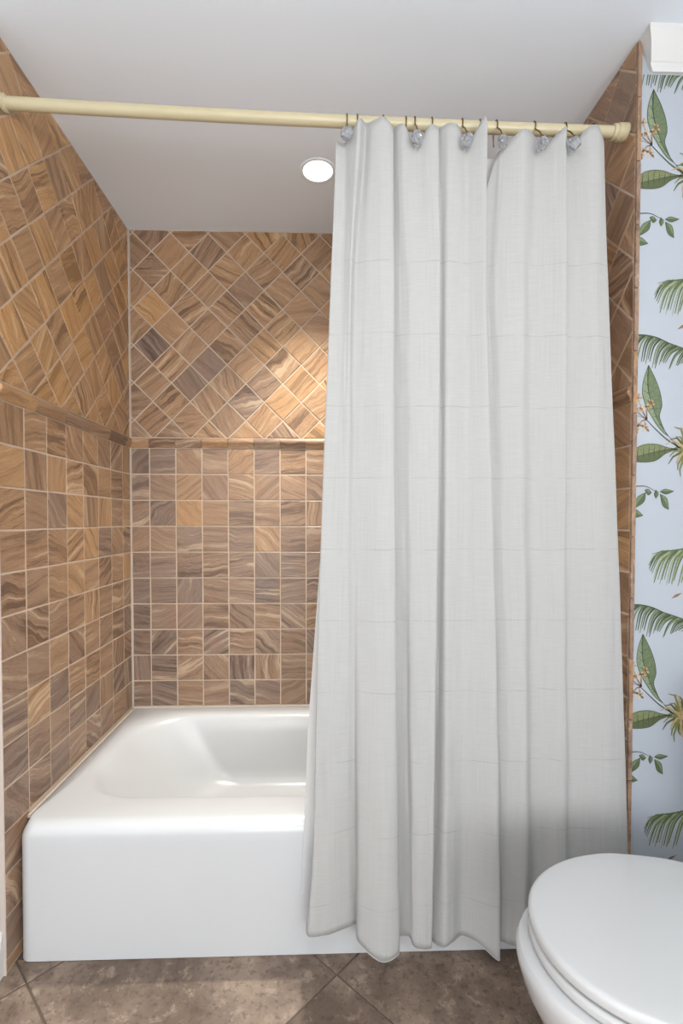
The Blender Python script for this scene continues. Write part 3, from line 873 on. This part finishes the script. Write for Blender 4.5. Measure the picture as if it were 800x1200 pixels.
def build_curtain():
    SUB, ROWS = 7, 110
    n = len(CURTAIN)
    cols = []
    for i in range(n - 1):
        for k in range(SUB): cols.append((i, k / SUB))
    cols.append((n - 2, 1.0))
    g = lambda a, k: a[max(0, min(n - 1, k))]
    hem = [c[2] for c in CURTAIN]; top = [c[3] for c in CURTAIN]
    verts, uvs = [], []
    arc = [0.0]
    for (i0, t0), (i1, t1) in zip(cols, cols[1:]):
        pa = [cat(g([c[0][2] for c in CURTAIN], i + q_), 0, 0, 0, 0) for i, q_ in ((i0, 0),)] if False else None
        arc.append(arc[-1] + 1)
    rnd = random.Random(4)
    wr = [rnd.uniform(0, 6.28) for _ in range(8)]
    for r in range(ROWS + 1):
        s = r / ROWS
        line = []
        for (i, t) in cols:
            ev = lambda a: cat(g(a, i - 1), g(a, i), g(a, i + 1), g(a, i + 2), t)
            h, tp = ev(hem), ev(top)
            z = h + (tp - h) * s
            xs = [at_height(CURTAIN[k][0], z) if 0 <= k < n else None for k in (i - 1, i, i + 1, i + 2)]
            ds = [at_height(CURTAIN[k][1], z) if 0 <= k < n else None for k in (i - 1, i, i + 1, i + 2)]
            xs[0] = xs[1] if xs[0] is None else xs[0]; ds[0] = ds[1] if ds[0] is None else ds[0]
            xs[3] = xs[2] if xs[3] is None else xs[3]; ds[3] = ds[2] if ds[3] is None else ds[3]
            x = cat(*xs, t); d = cat(*ds, t)
            wrk = 0.0007 * (math.sin(9 * z + wr[i % 8]) * math.sin(60 * x + 3 * z) + 0.6 * math.sin(21 * z + wr[(i + 3) % 8] + 40 * x))
            line.append((x, base_y(z) - d / 100 + wrk, z))
        verts.append(line)
    W = len(cols)
    # cloth length along the middle row gives u
    u = [0.0]
    mid = verts[ROWS // 2]
    for a, b in zip(mid, mid[1:]): u.append(u[-1] + math.dist(a, b))
    me = bpy.data.meshes.new('shower_curtain')
    me.from_pydata([p for L in verts for p in L], [], [(r * W + c, r * W + c + 1, (r + 1) * W + c + 1, (r + 1) * W + c) for r in range(ROWS) for c in range(W - 1)])
    uvl = me.uv_layers.new(name='cloth')
    for lp in me.loops:
        r, c = divmod(lp.vertex_index, W)
        uvl.data[lp.index].uv = (u[c], verts[r][c][2])
    for p in me.polygons: p.use_smooth = True
    me.materials.append(M_CLOTH)
    o = link(bpy.data.objects.new('shower_curtain', me))
    sd = o.modifiers.new('thickness', 'SOLIDIFY'); sd.thickness = 0.0013; sd.offset = 0
    # hem: rolled edge along the bottom
    hb = tube([(x, y, z) for x, y, z in verts[0]], 0.0010, 6)
    from_bm('hem', hb, M_HEM, o, True)
    return o
M_HEM = plain('linen_hem', (205, 205, 203), 0.85)
curtain = build_curtain()
tag(curtain, 'white linen shower curtain with drawn-thread bands, drawn half across the tub', 'curtain')

def build_liner():
    zs = [0.161, 0.267, 0.593, 1.129, 1.862, 2.006]
    xl = [-0.0492, -0.0447, -0.0312, 0.0081, 0.038, 0.046]
    xr = [0.755, 0.752, 0.745, 0.722, 0.70, 0.69]
    ROWS, W = 40, 120
    vs = []
    for r in range(ROWS + 1):
        z = zs[0] + (zs[-1] - zs[0]) * r / ROWS
        k = max(i for i in range(len(zs) - 1) if zs[i] <= z + 1e-9); t = (z - zs[k]) / (zs[k + 1] - zs[k])
        a, b = xl[k] + (xl[k + 1] - xl[k]) * t, xr[k] + (xr[k + 1] - xr[k]) * t
        for c in range(W + 1):
            s = c / W
            y = 1.2225 + 0.0085 * min(1, max(0, (z - 0.35) / 1.4)) + 0.0022 * math.sin(s * 62) + 0.001 * math.sin(s * 23 + z)
            vs.append((a + (b - a) * s, y, z))
    me = bpy.data.meshes.new('shower_liner')
    me.from_pydata(vs, [], [(r * (W + 1) + c, r * (W + 1) + c + 1, (r + 1) * (W + 1) + c + 1, (r + 1) * (W + 1) + c) for r in range(ROWS) for c in range(W)])
    for p in me.polygons: p.use_smooth = True
    me.materials.append(M_LINER)
    return link(bpy.data.objects.new('shower_liner', me))
liner = build_liner()
tag(liner, 'plain white liner hanging just behind the linen curtain, shorter than it', 'liner')

# ------------------------------------------------------------------ curtain hooks: brass ring with a crystal bead
def crystal_bm(r=0.0158):
    bm = bmesh.new()
    bmesh.ops.create_icosphere(bm, subdivisions=2, radius=r)
    rnd = random.Random(9)
    for v in bm.verts:
        v.co *= 1 + 0.10 * rnd.uniform(-1, 1)
        v.co.y *= 0.72; v.co.z *= 1.02
    return bm
RING_X = [0.0659, 0.0912, 0.1545, 0.2106, 0.2325, 0.2753, 0.3500, 0.3948, 0.4360, 0.5310, 0.6085, 0.6793]
BEADS = {0: (0.0632, 2.0177), 4: (0.2292, 2.012), 6: (0.3475, 2.0087), 8: (0.4324, 2.0061), 9: (0.5286, 2.0047), 10: (0.6051, 2.0064)}
first_bead = bpy.data.meshes.new('crystal_bead'); b_ = crystal_bm(); b_.to_mesh(first_bead); b_.free(); first_bead.materials.append(M_CRYSTAL)
ORD = {
    0: 'first crystal bead hook at the open edge of the curtain, near the ceiling light',
    1: 'bare brass ring close beside the first crystal bead hook at the curtain edge',
    2: 'brass ring barely showing above the broad second pleat of the curtain',
    3: 'bare brass ring on the rod just before the second crystal bead hook',
    4: 'second crystal bead hook from the open curtain edge, in a dip between two narrow pleats',
    5: 'bare brass ring on the rod just after the second crystal bead hook',
    6: 'third crystal bead hook from the open curtain edge, half covered by a pleat',
    7: 'bare brass ring behind the pointed pleat beside the slit in the curtain top',
    8: 'fourth crystal bead hook from the open curtain edge, beside the slit in the curtain top',
    9: 'fifth crystal bead hook from the open curtain edge, after the wide rounded pleat',
    10: 'sixth and last crystal bead hook from the open curtain edge, near the rod end',
    11: 'brass ring behind the last pleat, nearest the rod flange on the tiled wall'}
for i, rx in enumerate(RING_X):
    c = on_rod(rx)
    shown = i in BEADS
    bead = Vector((BEADS[i][0], 1.174, BEADS[i][1])) if shown else Vector((rx, 1.2365, c.z - 0.062))
    top_y = c.y
    hook = empty('curtain_hook', (c.x, c.y, c.z))
    # pear-shaped wire: over the rod, front leg and back leg meeting above the bead
    pts = []
    R_ = RAD + 0.0022
    a0 = -35 if shown else -60
    for k in range(15):
        t = math.radians(a0 + (180 - 2 * a0 if not shown else 215) * k / 14)   # from front, over the top, to the back
        pts.append(Vector((0, -R_ * math.cos(t), R_ * math.sin(t))))
    top_b = bead - c + Vector((0, 0, 0.015))
    pts = [top_b] + [top_b * 0.5 + pts[0] * 0.5 + Vector((0, -0.004 if shown else 0.0, 0))] + pts
    end = Vector((0, 0.012, -R_ - 0.022)) if shown else top_b + Vector((0, 0.004, 0.0))
    pts.append(end)
    if shown:
        pts[0].y = min(pts[0].y, -0.052)
    ring_o = from_bm('wire_ring', tube(pts, 0.0017, 6), M_BRASS, hook, True)
    bo = bpy.data.objects.new('crystal_bead', first_bead); link(bo, hook)
    bo.location = bead - c
    bo.rotation_euler = (0, 0, i * 0.9)
    cap = from_bm('bead_cap', lathe([(0.0006, 0.004), (0.0030, 0.002), (0.0042, -0.002), (0.0036, -0.0028)], n=10, origin=bead - c + Vector((0, 0, 0.0158))), M_BRASS, hook, True)
    tag(hook, ORD[i], 'curtain hook', 'crystal bead hooks on the shower rod')

# ------------------------------------------------------------------ recessed downlight over the tub
LX, LY = -0.0076, 1.660
downlight = empty('recessed_light', (LX, LY, HC))
from_bm('trim_ring', lathe([(0.0485, -0.0010), (0.050, -0.0022), (0.057, -0.0020), (0.0605, -0.0008), (0.061, 0.0)], n=48), M_CEIL, downlight, True)
from_bm('lens', lathe([(0.0, -0.0020), (0.020, -0.0020), (0.040, -0.0016), (0.0485, -0.0010)], n=48), M_LENS, downlight, True)
tag(downlight, 'round recessed ceiling light glowing white above the tub', 'ceiling light')
sp = bpy.data.lights.new('downlight_beam', 'SPOT'); sp.energy = DOWN_W; sp.spot_size = math.radians(92); sp.spot_blend = 1.0; sp.shadow_soft_size = 0.04; sp.color = (1.0, 0.96, 0.86)
so = link(bpy.data.objects.new('downlight_beam', sp), downlight); so.location = (0, 0, -0.012)

# ------------------------------------------------------------------ fill lamps added behind the camera
cl = empty('ceiling_fill_light', (0.05, -0.25, HC))  # unseen fixture added for soft overall fill
from_bm('pan', lathe([(0.0, -0.001), (0.19, -0.001), (0.19, -0.03), (0.175, -0.032)], n=40), M_TRIM, cl, True)
from_bm('glass_shade', lathe([(0.0, -0.062), (0.06, -0.060), (0.12, -0.052), (0.16, -0.040), (0.175, -0.030)], n=40), M_PANEL, cl, True)
tag(cl, 'added round ceiling fill lamp, unseen behind the camera', 'ceiling light')
al = bpy.data.lights.new('ceiling_fill_lamp', 'AREA'); al.shape = 'DISK'; al.size = 0.40; al.energy = CEILING_FILL_W; al.color = (1.0, 0.98, 0.96)
ao = link(bpy.data.objects.new('ceiling_fill_lamp', al), cl); ao.location = (0, 0, -0.07)
# unseen fill lamp added on the side wall to lift ceiling and left tiles
vl = empty('side_fill_light', (RX1, -0.60, 1.45))
from_bm('back_plate', box_bm(-0.02, -0.0005, -0.38, 0.38, -0.05, 0.05, bevel=0.004), M_CHROME, vl)
from_bm('glass_shade', box_bm(-0.09, -0.022, -0.36, 0.36, -0.06, 0.06, bevel=0.02), M_PANEL, vl)
tag(vl, 'added long fill lamp on the side wall, unseen behind the camera', 'fill lamp')
a3 = bpy.data.lights.new('side_fill_lamp', 'AREA'); a3.shape = 'RECTANGLE'; a3.size = 0.7; a3.size_y = 0.3; a3.energy = SIDE_FILL_W; a3.color = (1.0, 0.98, 0.95)
a3o = link(bpy.data.objects.new('side_fill_lamp', a3), vl); a3o.location = (-0.10, 0, 0); a3o.rotation_euler = (math.radians(90 + 28), 0, math.radians(90))

# framed glowing panel added on the rear wall to brighten ceiling and alcove
WX, WZ0, WZ1, WW = 0.22, 0.40, 1.60, 1.7
fill_panel = empty('fill_panel_1', (WX, RY0, 0))
tag(fill_panel, 'added glowing fill panel with white frame on the wall behind the camera', 'fill_panel', kind='structure')
fr = bmesh.new()
for a_, b_, c_, d_ in ((-WW/2 - 0.07, -WW/2, WZ0 - 0.07, WZ1 + 0.07), (WW/2, WW/2 + 0.07, WZ0 - 0.07, WZ1 + 0.07), (-WW/2, WW/2, WZ0 - 0.07, WZ0), (-WW/2, WW/2, WZ1, WZ1 + 0.07), (-0.015, 0.015, WZ0, WZ1)):
    box_bm(a_, b_, 0.0005, 0.03, c_, d_, fr)
from_bm('fill_panel_frame', fr, M_TRIM, fill_panel)
from_bm('fill_panel_face', box_bm(-WW/2, WW/2, 0.002, 0.008, WZ0, WZ1), M_PANEL, fill_panel)
a2 = bpy.data.lights.new('fill_panel_light', 'AREA'); a2.shape = 'RECTANGLE'; a2.size = WW; a2.size_y = WZ1 - WZ0; a2.energy = PANEL_FILL_W; a2.color = (0.955, 0.98, 1.0)
a2o = link(bpy.data.objects.new('fill_panel_light', a2), fill_panel); a2o.location = (0, 0.035, (WZ0 + WZ1) / 2); a2o.rotation_euler = (math.radians(90), 0, 0)

# ------------------------------------------------------------------ toilet (faces across the room, tank against the side wall)
TCY = 0.80
def egg(tip, wide, back, hw, back_hw, z, n=72, pw=1.0):
    """outline of a bowl: rounded nose towards -x at tip, half width hw at wide, ends squarer at back"""
    pts = []
    for k in range(n):
        t = 2 * PI * k / n
        c, s = math.cos(t), math.sin(t)
        if c < 0:
            x = wide + (wide - tip) * c; y = hw * (abs(s) ** 0.94) * (1 if s >= 0 else -1)
        else:
            ex = 2 / 3.2
            x = wide + (back - wide) * (c ** ex)
            yy = (abs(s) ** ex) * (1 if s >= 0 else -1)
            y = yy * (hw + (back_hw - hw) * (c ** ex))
        pts.append((x, TCY + y, z))
    return pts
toilet = empty('toilet', (0.62, TCY, 0))
def tpart(name, bm, mat, smooth=True, sharp=40):
    bmesh.ops.recalc_face_normals(bm, faces=bm.faces)
    o = keep(from_bm(name, bm, mat, toilet, smooth), toilet)
    if smooth: o.data.set_sharp_from_angle(angle=math.radians(sharp))
    return o
bowl = [egg(0.46, 0.64, 0.96, 0.115, 0.11, 0.001), egg(0.455, 0.64, 0.965, 0.118, 0.112, 0.02), egg(0.475, 0.64, 0.96, 0.105, 0.10, 0.05), egg(0.475, 0.64, 0.955, 0.100, 0.098, 0.11),
        egg(0.445, 0.63, 0.955, 0.112, 0.10, 0.17), egg(0.405, 0.62, 0.96, 0.135, 0.105, 0.22), egg(0.370, 0.61, 0.965, 0.160, 0.115, 0.27), egg(0.350, 0.605, 0.97, 0.176, 0.125, 0.31),
        egg(0.341, 0.60, 0.975, 0.184, 0.135, 0.345), egg(0.341, 0.60, 0.975, 0.185, 0.138, 0.36), egg(0.346, 0.60, 0.972, 0.182, 0.136, 0.368), egg(0.356, 0.60, 0.965, 0.174, 0.130, 0.371)]
tpart('bowl', loft(bowl), M_CHINA)
def disc(tip, hw, bhw, back, z0, z1, rnd, dome=0.0):
    L = []
    for k in range(6):
        t = math.radians(-90 + 18 * k) if False else math.radians(90 * k / 5)
        L.append((rnd * (1 - math.sin(t)), z0 + rnd * 0.6 * (1 - math.cos(t))))
    for k in range(6):
        t = math.radians(90 * k / 5)
        L.append((rnd * (1 - math.cos(t)), z1 - rnd * (1 - math.sin(t))))
    loops = [egg(tip + i, 0.60, back - i, hw - i, bhw - i, z) for i, z in L]
    for i, dz in ((0.03, 0.35), (0.07, 0.7), (0.12, 0.95)):
        loops.append(egg(tip + rnd + i, 0.60, back - rnd - i, hw - rnd - i, bhw - rnd - i, z1 + dome * dz))
    return loft(loops)
tpart('seat', disc(0.364, 0.190, 0.162, 0.800, 0.3745, 0.3925, 0.007), M_SEAT)
tpart('lid', disc(0.364, 0.190, 0.164, 0.806, 0.3970, 0.4195, 0.0095, 0.004), M_SEAT)
for s in (-1, 1):
    tpart('hinge', box_bm(0.80, 0.835, TCY + s * 0.075 - 0.018, TCY + s * 0.075 + 0.018, 0.3715, 0.402, bevel=0.006), M_SEAT)
tk = [ring(0.885, 1.105, TCY - 0.20, TCY + 0.20, 0.035, 0.372), ring(0.875, 1.112, TCY - 0.215, TCY + 0.215, 0.04, 0.45), ring(0.870, 1.115, TCY - 0.222, TCY + 0.222, 0.04, 0.70)]
tpart('tank', loft(tk), M_CHINA)
tpart('tank_lid', loft([ring(0.868, 1.118, TCY - 0.226, TCY + 0.226, 0.04, 0.701), ring(0.862, 1.122, TCY - 0.232, TCY + 0.232, 0.045, 0.708), ring(0.862, 1.122, TCY - 0.232, TCY + 0.232, 0.045, 0.728), ring(0.870, 1.118, TCY - 0.224, TCY + 0.224, 0.04, 0.736)]), M_CHINA)
tpart('flush_lever', box_bm(0.850, 0.862, TCY + 0.10, TCY + 0.17, 0.640, 0.656, bevel=0.004), M_CHROME)
tag(toilet, 'white toilet with closed lid, in front of the curtain and leaf wallpaper', 'toilet')
